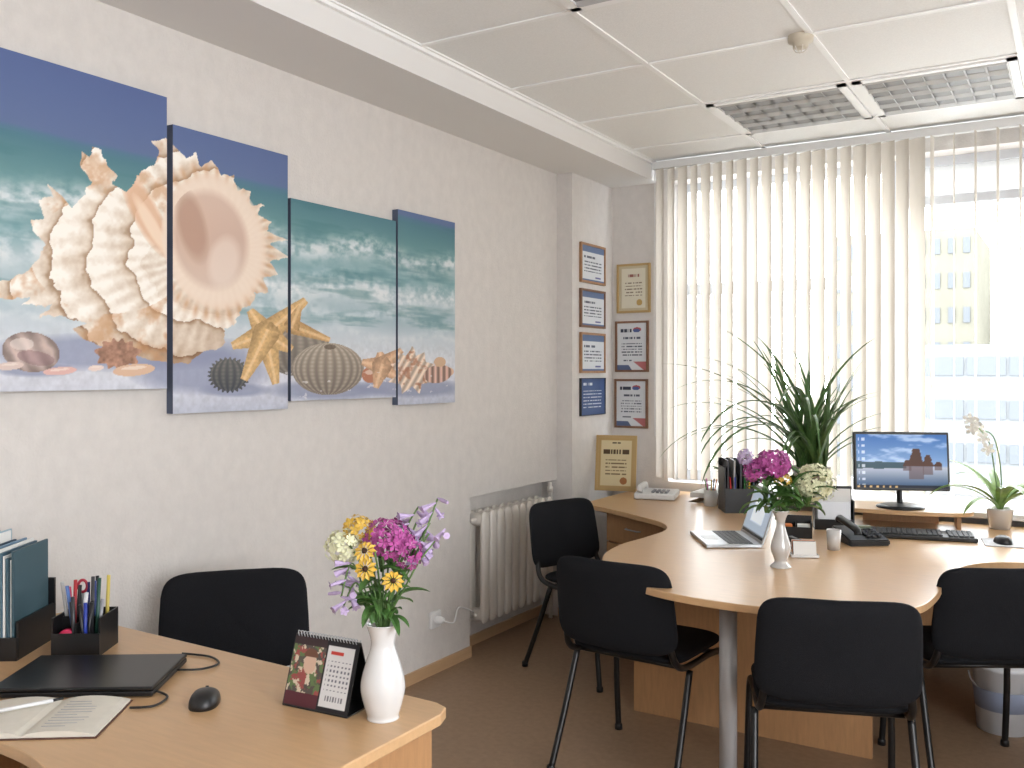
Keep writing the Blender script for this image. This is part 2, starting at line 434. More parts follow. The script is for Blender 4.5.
def mural(Yw, Zw):
    X, Y = art_xy(Yw, Zw)
    img = np.zeros(X.shape + (3,))
    n = fbm(Yw * 6, Zw * 6, 1); nf = fbm(Yw * 30, Zw * 45, 5); nw = fbm(Yw * 3.5, Zw * 26, 9)
    def grad(z, stops):
        zs = [s[0] for s in stops]
        return np.stack([np.interp(z, zs, [s[1][c] for s in stops]) for c in range(3)], -1)
    img[:] = grad(Zw + .015 * (n - .5), [(1.3, (180, 185, 202)), (1.45, (206, 208, 218)), (1.55, (214, 216, 222)), (1.66, (196, 205, 212)), (1.74, (162, 184, 192)),
                        (1.84, (182, 198, 203)), (1.93, (130, 166, 172)), (2.0, (150, 178, 182)), (2.10, (106, 146, 150)), (2.2, (88, 128, 140)), (2.225, (90, 124, 146)), (2.24, (102, 118, 156)), (2.5, (90, 106, 152))])
    for zc, wd, am in ((2.03, .045, .9), (1.86, .055, .95), (1.75, .03, .6), (1.66, .02, .5)):
        zz = zc + .05 * (fbm(Yw * 3, Yw * 0 + zc, 11) - .5) + .02 * np.sin(Yw * 9 + zc * 30)
        a = np.exp(-((Zw - zz) / wd) ** 2) * np.clip((nf - .25) * 2.4, 0, 1) * am
        paint(img, np.ones(X.shape), (224, 228, 230), a)
    paint(img, (Zw < 2.22) & (Zw > 1.7), (78, 124, 130), np.clip((nw - .52) * 2.2, 0, .45))
    sand = np.clip((1.66 - Zw) / .06, 0, 1); g2 = fbm(Yw * 60, Zw * 60, 21)
    img *= (1 + sand * (g2 - .5) * .14)[..., None]
    for cx, cy, rx, ry in ((120, 352, 120, 16), (200, 370, 60, 20), (325, 390, 50, 8), (410, 388, 50, 8), (235, 390, 30, 6), (35, 370, 34, 6)):
        e = ell(X, Y, cx, cy, rx, ry); paint(img, e < 1.6, (142, 148, 174), np.clip(1.2 - e * .7, 0, .75))
    body = [(-40, 292), (0, 280), (24, 276), (38, 262), (46, 244), (34, 232), (30, 220), (44, 218), (38, 200), (52, 196), (48, 184), (62, 196), (72, 208), (84, 196), (92, 182), (82, 168), (80, 150), (88, 156), (92, 146),
            (102, 150), (106, 164), (118, 176), (112, 184), (124, 190), (136, 182), (140, 170), (156, 164), (160, 150), (152, 142), (166, 138), (176, 148), (186, 158), (196, 152), (202, 168), (214, 162), (222, 176), (236, 176),
            (236, 190), (250, 190), (250, 204), (266, 206), (258, 216), (272, 222), (268, 232), (288, 240), (272, 246), (288, 256), (270, 262), (280, 276), (264, 278), (268, 292), (254, 292), (252, 306), (240, 306),
            (236, 322), (224, 328), (222, 344), (206, 352), (186, 362), (160, 362), (130, 354), (106, 348), (84, 340), (74, 330), (88, 324), (60, 316), (40, 318), (54, 306), (20, 304), (30, 296), (4, 298)]
    rag = (fbm(X / 9, Y / 9, 31) - .5) * 9
    bm_ = inpoly(X + rag, Y + rag * .8, body)
    wob = (fbm(X / 22, Y / 22, 3) - .5) * 26
    rr = np.hypot((X - 222) * .95, (Y - 250) * 1.15) + wob
    vph = (rr - 88) / 38.0; saw = vph - np.floor(vph)
    relief = np.where(rr > 72, .88 + .20 * np.clip(saw * 1.4, 0, 1) - .24 * np.exp(-(saw / .10) ** 2), .98)
    ang = np.arctan2(Y - 250, X - 222)
    cords = .5 + .5 * np.sin(ang * 46 + 4 * fbm(X / 26, Y / 26, 7))
    bright = relief * (.93 + .09 * cords) + .12 * (fbm(X / 9, Y / 9, 8) - .5) + .10 * (fbm(X / 3.2, Y / 3.2, 18) - .5)
    bright *= np.interp(Y, [150, 200, 300, 325, 362], [1.0, 1.03, .98, .94, .72])
    bright = np.clip(bright, .45, 1.06)
    base = np.stack([240 * bright ** .75, 230 * bright ** 1.05, 218 * bright ** 1.35], -1)
    img[bm_] = base[bm_]
    paint(img, bm_ & (ell(X, Y, 110, 255, 84, 62) > .9) & (X < 170), (200, 150, 108), .6 * np.clip((fbm(X / 12, Y / 12, 41) - .46) * 4, 0, 1))
    e = ell(X, Y, 146, 214, 44, 12, 62); paint(img, bm_ & (e < 1.3), (222, 180, 148), np.clip(1.5 - e, 0, .85))
    e = ell(X, Y, 152, 226, 34, 6, 60); paint(img, bm_ & (e < 1.3), (242, 218, 196), np.clip(1.4 - e, 0, .9))
    e = ell(X, Y, 214, 242, 46, 62, -14); paint(img, e < 1.25, (238, 219, 202), np.clip((1.35 - e) * 4, 0, .9))
    e = ell(X, Y, 210, 240, 40, 54, -14)
    cc = np.stack([np.interp(Y, [190, 240, 300], [216, 208, 220]), np.interp(Y, [190, 240, 300], [190, 180, 198]), np.interp(Y, [190, 240, 300], [174, 164, 182])], -1)
    a = np.clip((1.0 - e) * 3, 0, 1); img[:] = img * (1 - a[..., None]) + cc * a[..., None]
    e2 = ell(X, Y, 192, 226, 16, 42, -14); paint(img, e < 1, (174, 138, 120), np.clip(1 - e2, 0, .6))
    e2 = ell(X, Y, 224, 262, 18, 30, 10); paint(img, e < 1, (236, 220, 208), np.clip(1 - e2, 0, .6))
    rim = np.abs(np.sqrt(ell(X, Y, 212, 242, 58, 74, -14)) - 1)
    paint(img, bm_ & (X > 168), (202, 154, 114), .65 * np.exp(-(rim / .10) ** 2) * (.3 + .7 * np.sin(np.arctan2(Y - 242, X - 212) * 20) ** 4))
    def urchin(cx, cy, rx, ry, dark, light, nrib, spiky=0):
        ang = np.arctan2((Y - cy) / ry, (X - cx) / rx)
        r_ = np.sqrt(ell(X, Y, cx, cy, rx, ry)) + spiky * .08 * np.sin(ang * 26)
        m = (r_ < 1)
        lon = (X - cx) / np.maximum(rx * np.sqrt(np.clip(1 - ((Y - cy) / ry) ** 2, .02, 1)), 1)
        st = .5 + .5 * np.sin(np.arcsin(np.clip(lon, -1, 1)) * nrib)
        dots = .5 + .5 * np.sin(Y * 1.6)
        f = np.clip(.25 + .55 * st * (.6 + .4 * dots) - .25 * (Y - cy) / ry, 0, 1)
        c = np.asarray(dark) * (1 - f[..., None]) + np.asarray(light) * f[..., None]
        img[m] = c[m]
    urchin(298, 352, 34, 24, (108, 102, 96), (170, 160, 148), 18)
    urchin(229, 375, 20, 17, (70, 74, 80), (128, 124, 118), 16, 1)
    def star(cx, cy, tips, col, w=11):
        for (tx, ty) in tips:
            dx, dy = tx - cx, ty - cy; L = math.hypot(dx, dy)
            s = ((X - cx) * dx + (Y - cy) * dy) / L / L
            dd = np.abs((X - cx) * dy - (Y - cy) * dx) / L
            wd = w * (1 - .72 * np.clip(s, 0, 1))
            m = (s > -.1) & (s < 1) & (dd < wd)
            f = .76 + .26 * (1 - dd / w) + .26 * (fbm(X / 2.2, Y / 2.2, 13) - .5)
            c = np.stack([f * col[0], f * col[1], f * col[2]], -1); img[m] = c[m]
            paint(img, m & (dd < 1.4), (240, 220, 184), .35)
    star(266, 334, [(232, 346), (250, 310), (306, 300), (276, 384), (292, 350), (244, 380)], (220, 182, 130), 13)
    star(292, 326, [(330, 340), (300, 306)], (212, 172, 122), 8)
    urchin(328, 369, 36, 26, (118, 108, 100), (196, 184, 168), 24)
    paint(img, ell(X, Y, 330, 347, 6, 2.5) < 1, (96, 84, 74), .7)
    e = ell(X, Y, 31, 352, 29, 20, 8); m = e < 1
    f = .86 + .11 * np.sin((X - Y * .6) * .35 + 3 * fbm(X / 10, Y / 10, 2)); f = f * np.clip(1.15 - .3 * e, 0, 1.1)
    img[m] = np.stack([f * 206, f * 184, f * 176], -1)[m]
    paint(img, ell(X, Y, 36, 358, 19, 7, 10) < 1, (132, 102, 108), .45); paint(img, ell(X, Y, 22, 344, 12, 6, 0) < 1, (230, 218, 212), .6)
    a_ = np.arctan2(Y - 354, X - 118); e = ell(X, Y, 118, 354, 21, 14) * (1 + .25 * np.sin(a_ * 11)); m = e < 1
    f = .7 + .5 * fbm(X / 4, Y / 4, 17); img[m] = np.stack([f * 176, f * 136, f * 116], -1)[m]
    for cx, cy, rx, ry, c in ((60, 371, 17, 4, (220, 180, 172)), (134, 370, 21, 6, (218, 184, 158)), (10, 366, 14, 4, (218, 198, 190)), (96, 368, 8, 3, (230, 210, 200)), (370, 375, 8, 8, (186, 130, 106)), (446, 372, 8, 5, (224, 190, 164))):
        paint(img, ell(X, Y, cx, cy, rx, ry, -5) < 1, c); paint(img, ell(X, Y, cx, cy - ry * .35, rx * .6, ry * .3, -5) < 1, (240, 228, 218), .6)
    star(382, 366, [(362, 362), (380, 352), (402, 350), (398, 378), (376, 388)], (216, 176, 144), 10)
    sp = [(398, 352), (406, 356), (412, 346), (416, 356), (424, 352), (426, 362), (434, 364), (428, 372), (432, 382), (422, 384), (420, 394), (412, 386), (402, 394), (400, 384), (388, 382), (398, 374), (390, 364), (400, 362)]
    m = inpoly(X + rag * .4, Y, sp); f = .78 + .3 * (.5 + .5 * np.sin(X * .9 + Y * .5)); img[m] = np.stack([f * 228, f * 208, f * 190], -1)[m]
    paint(img, m, (168, 112, 86), .7 * np.clip((fbm(X / 4, Y / 4, 19) - .52) * 6, 0, 1))
    e = ell(X, Y, 438, 374, 14, 9, -12); f = .8 + .2 * np.sin(X * 1.1); img[e < 1] = np.stack([f * 228, f * 190, f * 174], -1)[e < 1]
    e = ell(X, Y, 440, 362, 6, 5, 0); img[e < 1] = np.array((208, 176, 148))
    peb = (fbm(Yw * 22, Zw * 50, 51) > .74) & (Zw < 1.5) & (Zw > 1.38) & (Yw > 2.7); paint(img, peb & ~m, (232, 228, 228), .6)
    return img

m_canvas = M('canvas_edge', (84, 92, 112), .8)
for (y0, y1, z0, z1) in ((1.38, 2.137, 1.442, 2.456), (2.162, 2.716, 1.353, 2.368), (2.733, 3.407, 1.383, 2.201), (3.422, 3.885, 1.346, 2.259)):
    c = E('canvas_painting', (0, (y0 + y1) / 2, (z0 + z1) / 2))
    w, h = y1 - y0, z1 - z0
    boxes('stretcher', [((0.001, -w / 2, -h / 2), (.033, w / 2, h / 2))], m_canvas, c)
    art_plane('print', w, h, int(w / .0028), int(h / .0028), lambda u, v: mural(y0 + u * w, z0 + v * h), c, (.0345, 0, 0), (0, 0, R(90)), rough=.75, spec=.2)

# ------------------------------------------------------------------ certificates
def doc(kind, seed):
    r = np.random.default_rng(seed)
    hs = r.random(200)
    def f(u, v):
        img = np.ones(u.shape + (3,)) * np.array({'blue': (66, 88, 132), 'gold': (216, 200, 160), 'cream': (222, 216, 196)}.get(kind, (214, 217, 221)))
        ink = (84, 90, 104) if kind != 'blue' else (210, 216, 226)
        def line(vc, th, u0, u1, c=ink, solid=False):
            m = (np.abs(v - vc) < th / 2) & (u > u0) & (u < u1)
            if not solid: m &= hs[(np.floor(u * 46 + vc * 311)).astype(int) % 200] > .22
            paint(img, m, c)
        if kind == 'land':
            paint(img, v > .82, (96, 114, 148)); line(.68, .06, .1, .6)
            for k in range(4): line(.54 - .09 * k, .03, .1, .88)
            line(.12, .05, .6, .85, (100, 100, 150), True); paint(img, v < .05, (90, 112, 150))
        elif kind == 'port':
            line(.84, .07, .12, .5, (60, 64, 80)); paint(img, ell(u, v, .68, .86, .14, .05) < 1, (176, 86, 86))
            paint(img, ell(u, v, .66, .84, .12, .04) < 1, (80, 98, 150))
            line(.68, .05, .2, .8)
            for k in range(5): line(.56 - .06 * k, .025, .15, .85)
            paint(img, (v < .18) & (u + v * 2 > .9), (176, 106, 106)); paint(img, (v < .1) & (u < .5 - v), (90, 104, 138)); line(.2, .02, .2, .5)
        elif kind == 'cream':
            paint(img, (u < .1) | (u > .9) | (v < .06) | (v > .94), (200, 188, 158)); line(.78, .06, .3, .7, (150, 100, 90))
            for k in range(5): line(.62 - .07 * k, .025, .2, .8, (136, 122, 106))
            paint(img, ell(u, v, .7, .18, .1, .07) < 1, (186, 156, 96))
        elif kind == 'gold':
            paint(img, (u < .07) | (u > .93) | (v < .05) | (v > .95), (186, 156, 106)); line(.9, .03, .38, .62, (60, 50, 40))
            line(.72, .09, .14, .86, (84, 66, 46))
            for k in range(5): line(.56 - .07 * k, .025, .2, .8, (120, 102, 76))
            paint(img, ell(u, v, .72, .15, .1, .07) < 1, (166, 110, 66))
        elif kind == 'blue':
            line(.85, .08, .1, .5)
            for k in range(6): line(.66 - .09 * k, .025, .1, .86)
        return img
    return f

def framed(name, w, h, kind, seed, loc, rot, mat, fw=.014, th=.016):
    e = E(name, loc); e.rotation_euler = rot
    boxes('frame', [((-w / 2, -th, -h / 2), (w / 2, 0, -h / 2 + fw)), ((-w / 2, -th, h / 2 - fw), (w / 2, 0, h / 2)),
                    ((-w / 2, -th, -h / 2 + fw), (-w / 2 + fw, 0, h / 2 - fw)), ((w / 2 - fw, -th, -h / 2 + fw), (w / 2, 0, h / 2 - fw))], mat, e)
    boxes('backing', [((-w / 2 + fw, -th * .5, -h / 2 + fw), (w / 2 - fw, -.001, h / 2 - fw))], m_paper, e)
    art_plane('sheet', w - 2 * fw, h - 2 * fw, 90, 110, doc(kind, seed), e, (0, -th * .5 - .001, 0), rough=.35)
    return e
cx = .106
for i, (z0, z1, kd, mt) in enumerate(((2.058, 2.306, 'land', m_wood), (1.779, 2.02, 'land', m_woodd), (1.494, 1.747, 'land', m_wood), (1.227, 1.462, 'blue', m_dkpl))):
    framed('framed_certificate', .345, z1 - z0, kd, i, (cx, 5.295, (z0 + z1) / 2), (0, 0, R(90)), mt, fw=.014 if kd != 'blue' else .004)
for i, (z0, z1, kd, xx) in enumerate(((1.886, 2.206, 'cream', .262), (1.5, 1.833, 'port', .25), (1.134, 1.454, 'port', .245))):
    framed('framed_certificate', .235, z1 - z0, kd, 20 + i, (xx, YW - .001, (z0 + z1) / 2), (0, 0, 0), m_gold if kd == 'cream' else m_woodd)
dp = framed('framed_diploma', .26, .35, 'gold', 40, (.246, 5.36, .752 + .172), (R(-10), 0, R(14)), m_gold, fw=.016)
boxes('easel_strut', [((-.03, 0, -.17), (.03, .004, .1))], m_woodd, dp, (0, .002, 0), (R(0), 0, 0))

# ------------------------------------------------------------------ radiator
ra = E('radiator', (0, 0, 0))
gs = []
n = 10; y0 = 4.13; pitch = .078
for k in range(n):
    yc = y0 + pitch * (k + .5)
    for xo in (-.055, .03):
        v, f = pad_geo(.068, .034, .60, e=.35, nu=24, nv=10)
        gs.append(([(xo + a[1], yc + a[0] * .95, .455 + a[2]) for a in v], f))
    for zc in (.2, .71):
        v, f = pad_geo(.06, .11, .07, e=.6, nu=16, nv=8)
        gs.append(([(-.012 + a[1], yc + a[0], zc + a[2]) for a in v], f))
V_, F_ = merge(gs)
mesh('sections', V_, F_, m_rad, ra, smooth=True)
tubes('pipes', [[(-.012, y0 - .03, .71), (-.012, y0 + n * pitch + .06, .71)], [(-.012, y0, .2), (-.012, y0 + n * pitch + .06, .2)],
                [(-.012, y0 + n * pitch + .06, 0.0), (-.012, y0 + n * pitch + .06, .77)]], .012, m_rad, ra, smooth_n=0)
lathe('valve', [(.0, 0), (.018, 0), (.018, .03), (.012, .035), (.012, .06)], m_rad, ra, (-.01, y0 + n * pitch + .05, .77))
so = E('power_socket', (0, 3.75, .27))
boxes('plate', [((0.001, -.042, -.042), (.018, .042, .042))], m_white, so, bevel=.005)
lathe('plug', [(.0, .04), (.016, .04), (.02, .02), (.02, 0)], m_white, so, (.018, 0, 0), (0, R(90), 0))
tubes('cable', [[(.055, 0, 0), (.08, .06, -.02), (.05, .14, .03), (.03, .25, .0), (.02, .32, -.03)]], .004, m_white, so, seg=8)

# ------------------------------------------------------------------ chairs
def chair(x, y, yaw):
    e = E('office_chair', (x, y, 0), yaw)
    paths = []
    for s in (-1, 1):
        paths.append([(.245 * s, .225, .008), (.24 * s, .20, .22), (.235 * s, .18, .40), (.23 * s, .10, .435), (.225 * s, -.12, .435), (.222 * s, -.205, .465), (.212 * s, -.238, .54), (.205 * s, -.256, .62)])
        paths.append([(.25 * s, -.29, .008), (.242 * s, -.20, .22), (.236 * s, -.12, .425)])
    tubes('tubular_frame', paths, .0125, m_blkmetal, e, seg=10, smooth_n=6)
    tubes('cross_bars', [[(-.228, .12, .43), (.228, .12, .43)], [(-.226, -.12, .43), (.226, -.12, .43)]], .010, m_blkmetal, e, smooth_n=0)
    v, f = pad_geo(.47, .055, .43, e=.32)
    mesh('seat', [(a[0], a[2] + .01, .468 - a[1]) for a in v], f, m_blk, e, smooth=True)
    v, f = pad_geo(.485, .05, .335, e=.34, bend=.55, taper=-.03)
    mesh('backrest', v, f, m_blk, e, (0, -.285, .657), (R(9), 0, 0), smooth=True)
    for k, (fx, fy) in enumerate(((.245, .225), (-.245, .225), (.25, -.29), (-.25, -.29))):
        lathe('foot_%d' % (k + 1), [(.0, 0), (.016, 0), (.016, .02), (.013, .025)], m_blkpl, e, (fx, fy, 0), seg=12)
    return e
chair(2.035, 3.15, 20)
chair(1.32, 3.33, -4)
chair(.68, 4.24, -107)
chair(2.39, 3.90, 30)
chair(.505, 2.02, -132)

# ------------------------------------------------------------------ desks
ld = E('office_desk')
outl = [(.03, 1.75), (1.50, 1.715), (1.535, 1.70), (1.55, 1.66), (1.55, .45), (1.27, .45)] + \
       [(p.x, p.y) for p in catmull([(1.27, .72, 0), (1.25, .88, 0), (1.17, 1.0, 0), (1.0, 1.06, 0), (.8, 1.07, 0)], 6)] + [(.03, 1.07)]
prism('tabletop', outl, .724, .75, m_desk, ld, bevel=.003)
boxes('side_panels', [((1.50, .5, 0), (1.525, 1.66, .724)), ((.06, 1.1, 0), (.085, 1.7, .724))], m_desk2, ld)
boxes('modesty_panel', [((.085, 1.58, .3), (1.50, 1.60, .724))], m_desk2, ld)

wd = E('conference_desk')
curve1 = [(.32, 4.74, 0), (.56, 4.62, 0), (.80, 4.47, 0), (.98, 4.33, 0), (1.065, 4.15, 0), (1.06, 3.92, 0), (1.04, 3.68, 0), (1.09, 3.42, 0), (1.24, 3.18, 0), (1.48, 3.00, 0), (1.80, 2.945, 0), (2.12, 3.02, 0), (2.29, 3.18, 0), (2.335, 3.42, 0), (2.335, 3.85, 0), (2.42, 4.08, 0), (2.6, 4.19, 0), (2.9, 4.22, 0)]
o2 = [(p.x, p.y) for p in catmull(curve1, 6)] + [(4.3, 4.22), (4.3, 5.12), (.81, 5.12), (.81, 5.56), (.32, 5.56)]
prism('tabletop', o2, .724, .75, m_desk, wd, bevel=.003)
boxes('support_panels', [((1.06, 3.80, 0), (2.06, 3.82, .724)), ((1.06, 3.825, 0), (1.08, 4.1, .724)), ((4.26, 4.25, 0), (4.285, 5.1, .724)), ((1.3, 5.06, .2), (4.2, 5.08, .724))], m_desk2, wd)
tubes('steel_post', [[(1.72, 3.10, .0), (1.72, 3.10, .724)]], .030, m_grey, wd, seg=24, smooth_n=0)
lathe('post_flange', [(0, 0), (.07, 0), (.07, .008), (.03, .012)], m_grey, wd, (1.72, 3.10, 0))
pd = E('drawer_pedestal', (.80, 4.84, 0), -28)
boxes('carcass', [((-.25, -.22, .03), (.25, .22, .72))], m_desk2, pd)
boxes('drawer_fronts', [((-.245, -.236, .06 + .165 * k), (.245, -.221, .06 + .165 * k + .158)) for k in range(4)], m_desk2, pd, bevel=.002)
tubes('handles', [[(-.06, -.236, .15 + .165 * k), (-.05, -.256, .15 + .165 * k), (.05, -.256, .15 + .165 * k), (.06, -.236, .15 + .165 * k)] for k in range(4)], .004, m_silver, pd, smooth_n=0, seg=8)
boxes('plinth', [((-.23, -.2, 0), (.23, .2, .03))], m_blkpl, pd)

# ------------------------------------------------------------------ botanic helpers
def ribbon(path, w, fold=.25, prof=None):
    path = [Vector(p) for p in path]; V = []; F = []; n = len(path)
    for i, p in enumerate(path):
        t = (path[min(i + 1, n - 1)] - path[max(i - 1, 0)]).normalized()
        side = t.cross(Vector((0, 0, 1)))
        if side.length < 1e-3: side = Vector((1, 0, 0))
        side.normalize(); nrm = side.cross(t)
        s = i / (n - 1); ww = w * (prof(s) if prof else (math.sin(math.pi * min(1, s * .9 + .1)) ** .7))
        V += [p - side * ww / 2 + nrm * ww * fold, p, p + side * ww / 2 + nrm * ww * fold]
    for i in range(n - 1):
        a = 3 * i; F += [(a, a + 1, a + 4, a + 3), (a + 1, a + 2, a + 5, a + 4)]
    return V, F

def floret(c, nrm, r, np_=5):
    nrm = Vector(nrm).normalized(); a = nrm.orthogonal().normalized(); a.rotate(Matrix.Rotation(random.uniform(0, 6.28), 3, nrm)); b = nrm.cross(a)
    V = [Vector(c)]; F = []
    for k in range(np_):
        th = 2 * math.pi * k / np_; d1 = math.pi / np_ * .8
        o = len(V)
        V += [c + (a * math.cos(th - d1) + b * math.sin(th - d1)) * r * .7 + nrm * r * .12,
              c + (a * math.cos(th) + b * math.sin(th)) * r + nrm * r * random.uniform(.05, .3),
              c + (a * math.cos(th + d1) + b * math.sin(th + d1)) * r * .7 + nrm * r * .12]
        F.append((0, o, o + 1, o + 2))
    return V, F

def cluster(name, c, rad, n, r, mat, parent, low=-.6):
    gs = []; c = Vector(c)
    for i in range(n):
        z = 1 - (1 - low) * (i + .5) / n; th = i * 2.39996; q = math.sqrt(max(0, 1 - z * z))
        d = Vector((q * math.cos(th), q * math.sin(th), z))
        d += Vector((random.uniform(-.15, .15), random.uniform(-.15, .15), random.uniform(-.15, .15)))
        p = c + Vector((d.x * rad[0], d.y * rad[1], d.z * rad[2]))
        gs.append(floret(p, d, r * random.uniform(.8, 1.2)))
    V, F = merge(gs); return mesh(name, V, F, mat, parent)

def leaf_path(p0, az, el, L, droop, n=10):
    p = Vector(p0); out = [p.copy()]; e = el
    for i in range(n):
        p = p + Vector((math.cos(az) * math.cos(e), math.sin(az) * math.cos(e), math.sin(e))) * (L / n); e -= droop / n
        out.append(p.copy())
    return out

def daisy(name_c, c, nrm, r, parent):
    c = Vector(c); nrm = Vector(nrm).normalized(); a = nrm.orthogonal().normalized(); b = nrm.cross(a); gs = []
    for k in range(11):
        th = 2 * math.pi * k / 11; d = a * math.cos(th) + b * math.sin(th); s = nrm.cross(d)
        gs.append(([c + d * r * .2, c + d * r * .7 + s * r * .2, c + d * r - nrm * r * .2, c + d * r * .7 - s * r * .2], [(0, 1, 2, 3)]))
    V, F = merge(gs); mesh(name_c + '_petals', V, F, m_yel, parent)
    v, f = tube_geo([c, c + nrm * r * .25], [r * .25, r * .16], 10); mesh(name_c + '_centre', v, f, m_brown, parent, smooth=True)

# ------------------------------------------------------------------ left-desk bouquet
YAW = 31.4
bq = E('flower_vase', (1.457, 1.575, .75), YAW)
lathe('ceramic_vase', [(.0, 0), (.033, 0), (.034, .008), (.041, .03), (.048, .062), (.046, .09), (.036, .125), (.027, .152), (.0265, .172), (.034, .198), (.038, .205), (.035, .204), (.024, .175), (.02, .16)], m_cer, bq, smooth_n=3)
def stems(name, ends, base, parent, r=.0022):
    ps = []
    for e_ in ends:
        e_ = Vector(e_); b = Vector(base); ps.append([b + Vector((random.uniform(-.012, .012), random.uniform(-.012, .012), -.06)), b + Vector((e_.x * .12, e_.y * .12, .0)), b.lerp(e_, .5) + Vector((0, 0, .02)), e_])
    tubes(name, ps, r, m_stem, parent, seg=6)
ends = [(.02, 0, .39), (.055, -.02, .37), (-.075, .0, .38), (-.045, .03, .395), (-.035, -.04, .33), (.035, -.05, .30), (-.10, -.02, .30), (.10, .0, .40), (.10, .02, .42), (.0, .0, .43), (.07, .03, .42), (-.01, -.05, .37)]
stems('stems', ends, (0, 0, .2), bq)
cluster('phlox_magenta', (.010, .0, .39), (.045, .04, .038), 60, .014, m_mag, bq, -.8)
cluster('phlox_magenta_small', (.055, -.01, .362), (.03, .03, .035), 34, .013, m_mag, bq, -.8)
cluster('hydrangea_cream', (-.085, .0, .372), (.036, .033, .034), 50, .012, m_cream, bq, -.9)
cluster('hydrangea_yellow', (-.055, .02, .405), (.032, .03, .028), 34, .012, m_yel, bq, -.8)
daisy('rudbeckia_1', (-.03, -.055, .335), (-.2, -1, .3), .026, bq)
daisy('rudbeckia_2', (.03, -.065, .312), (.3, -1, .7), .025, bq)
daisy('rudbeckia_3', (-.032, -.05, .372), (-.3, -1, .8), .026, bq)
def bells(name, start, end, n, parent, L=.035):
    gs = []; s = Vector(start); t = Vector(end)
    for i in range(n):
        p = s.lerp(t, i / (n - 1)); az = random.uniform(0, 6.28); d = Vector((math.cos(az), math.sin(az), random.uniform(-.9, .1))).normalized()
        gs.append(tube_geo([p, p + d * L * .5, p + d * L], [.002, .0045, .008 if random.random() > .4 else .0035], 6))
        if random.random() > .4: gs.append(floret(p + d * L, d, .011))
    V, F = merge(gs); mesh(name, V, F, m_lil, parent, smooth=False)
    tubes(name + '_stalk', [[(0, 0, .2), tuple(s.lerp(Vector((0, 0, .2)), .4)), tuple(s), tuple(t)]], .002, m_stem, parent, seg=6)
bells('hosta_right', (.075, 0, .36), (.118, .01, .475), 13, bq)
bells('hosta_right_low', (.085, -.02, .35), (.135, .0, .41), 8, bq)
bells('hosta_left', (-.065, -.02, .34), (-.085, -.03, .27), 9, bq)
bells('hosta_left_low', (-.055, -.03, .30), (-.08, -.03, .25), 5, bq)
bells('hosta_top', (.05, .02, .41), (.075, .02, .455), 6, bq)
gs = []
for i in range(44):
    az = random.uniform(0, 6.28); gs.append(ribbon(leaf_path((random.uniform(-.03, .03), random.uniform(-.03, .03), random.uniform(.21, .34)), az, random.uniform(.2, 1.2), random.uniform(.05, .10), 1.2), random.uniform(.014, .028)))
V_, F_ = merge(gs); mesh('foliage', V_, F_, m_green, bq)

# ------------------------------------------------------------------ left-desk items
cal = E('desk_calendar', (1.302, 1.56, .75), 4)
def cal_art(u, v):
    img = np.ones(u.shape + (3,)) * np.array((34, 32, 36))
    left = u < .52
    paint(img, left & (v > .08), (84, 78, 72)); paint(img, left & (fbm(u * 10, v * 9, 28) > .52), (96, 116, 74)); paint(img, left & (fbm(u * 12, v * 10, 4) > .60) & (v > .1), (150, 78, 74)); paint(img, left & (fbm(u * 13, v * 12, 8) > .60), (206, 190, 168))
    paint(img, left & (ell(u, v, .3, .62, .10, .15) < 1), (206, 172, 150)); paint(img, left & (ell(u, v, .3, .74, .11, .10) < 1) & (v > .72), (110, 74, 58)); paint(img, left & (v > .88), (60, 44, 46)); paint(img, left & (v < .2), (86, 40, 48))
    paint(img, (u > .55) & (v > .06) & (v < .93) & (u < .97), (214, 212, 212))
    g = (u > .59) & (u < .94) & (v > .3) & (v < .72) & (np.sin(u * 110) > .1) & (np.sin(v * 90) > .3); paint(img, g, (110, 110, 120))
    paint(img, (u > .6) & (u < .8) & (v > .8) & (v < .86), (190, 60, 50)); paint(img, (u > .62) & (u < .92) & (v > .14) & (v < .22) & (np.sin(u * 150) > 0), (120, 120, 124))
    return img
box('front_board', (.180, .003, .155), m_blkpl, cal, (0, -.012, .077), (R(-18), 0, 0))
box('back_board', (.180, .003, .155), m_blkpl, cal, (0, .038, .077), (R(18), 0, 0))
art_plane('page', .174, .148, 110, 80, cal_art, cal, (0, -.0145, .077), (R(-18), 0, 0), rough=.4)
tubes('spiral_binding', [[(-.085 + i * .17 / 60, .013 + .008 * math.cos(i * 2.1), .152 + .008 * math.sin(i * 2.1)) for i in range(61)]], .0012, m_silver, cal, seg=5, smooth_n=2)
box('base_strip', (.180, .1, .003), m_blkpl, cal, (0, .013, .0025))

def mouse(name, loc, yaw, s=1):
    e = E(name, loc, yaw)
    V = []; F = []; nu, nv = 24, 10
    for j in range(nv + 1):
        ph = math.pi / 2 * j / nv
        for i in range(nu):
            th = 2 * math.pi * i / nu
            V.append((.033 * s * math.cos(ph) * math.copysign(abs(math.cos(th)) ** .8, math.cos(th)), .056 * s * math.cos(ph) * math.copysign(abs(math.sin(th)) ** .8, math.sin(th)), .034 * s * math.sin(ph) ** .75 * (1 - .2 * math.sin(th) * math.cos(ph))))
    for j in range(nv):
        for i in range(nu):
            i2 = (i + 1) % nu; F.append((j * nu + i, j * nu + i2, (j + 1) * nu + i2, (j + 1) * nu + i))
    F.append(tuple(reversed(range(nu))))
    mesh('shell', V, F, m_blkpl, e, smooth=True)
    v, f = tube_geo([(-.003, .03 * s, .022 * s), (.003, .03 * s, .022 * s)], .008, 12); mesh('scroll_wheel', v, f, m_dkpl, e, smooth=True)
    return e
mouse('computer_mouse', (1.055, 1.435, .75), 40)
lp = E('closed_laptop', (.70, 1.40, .75), 33.5)
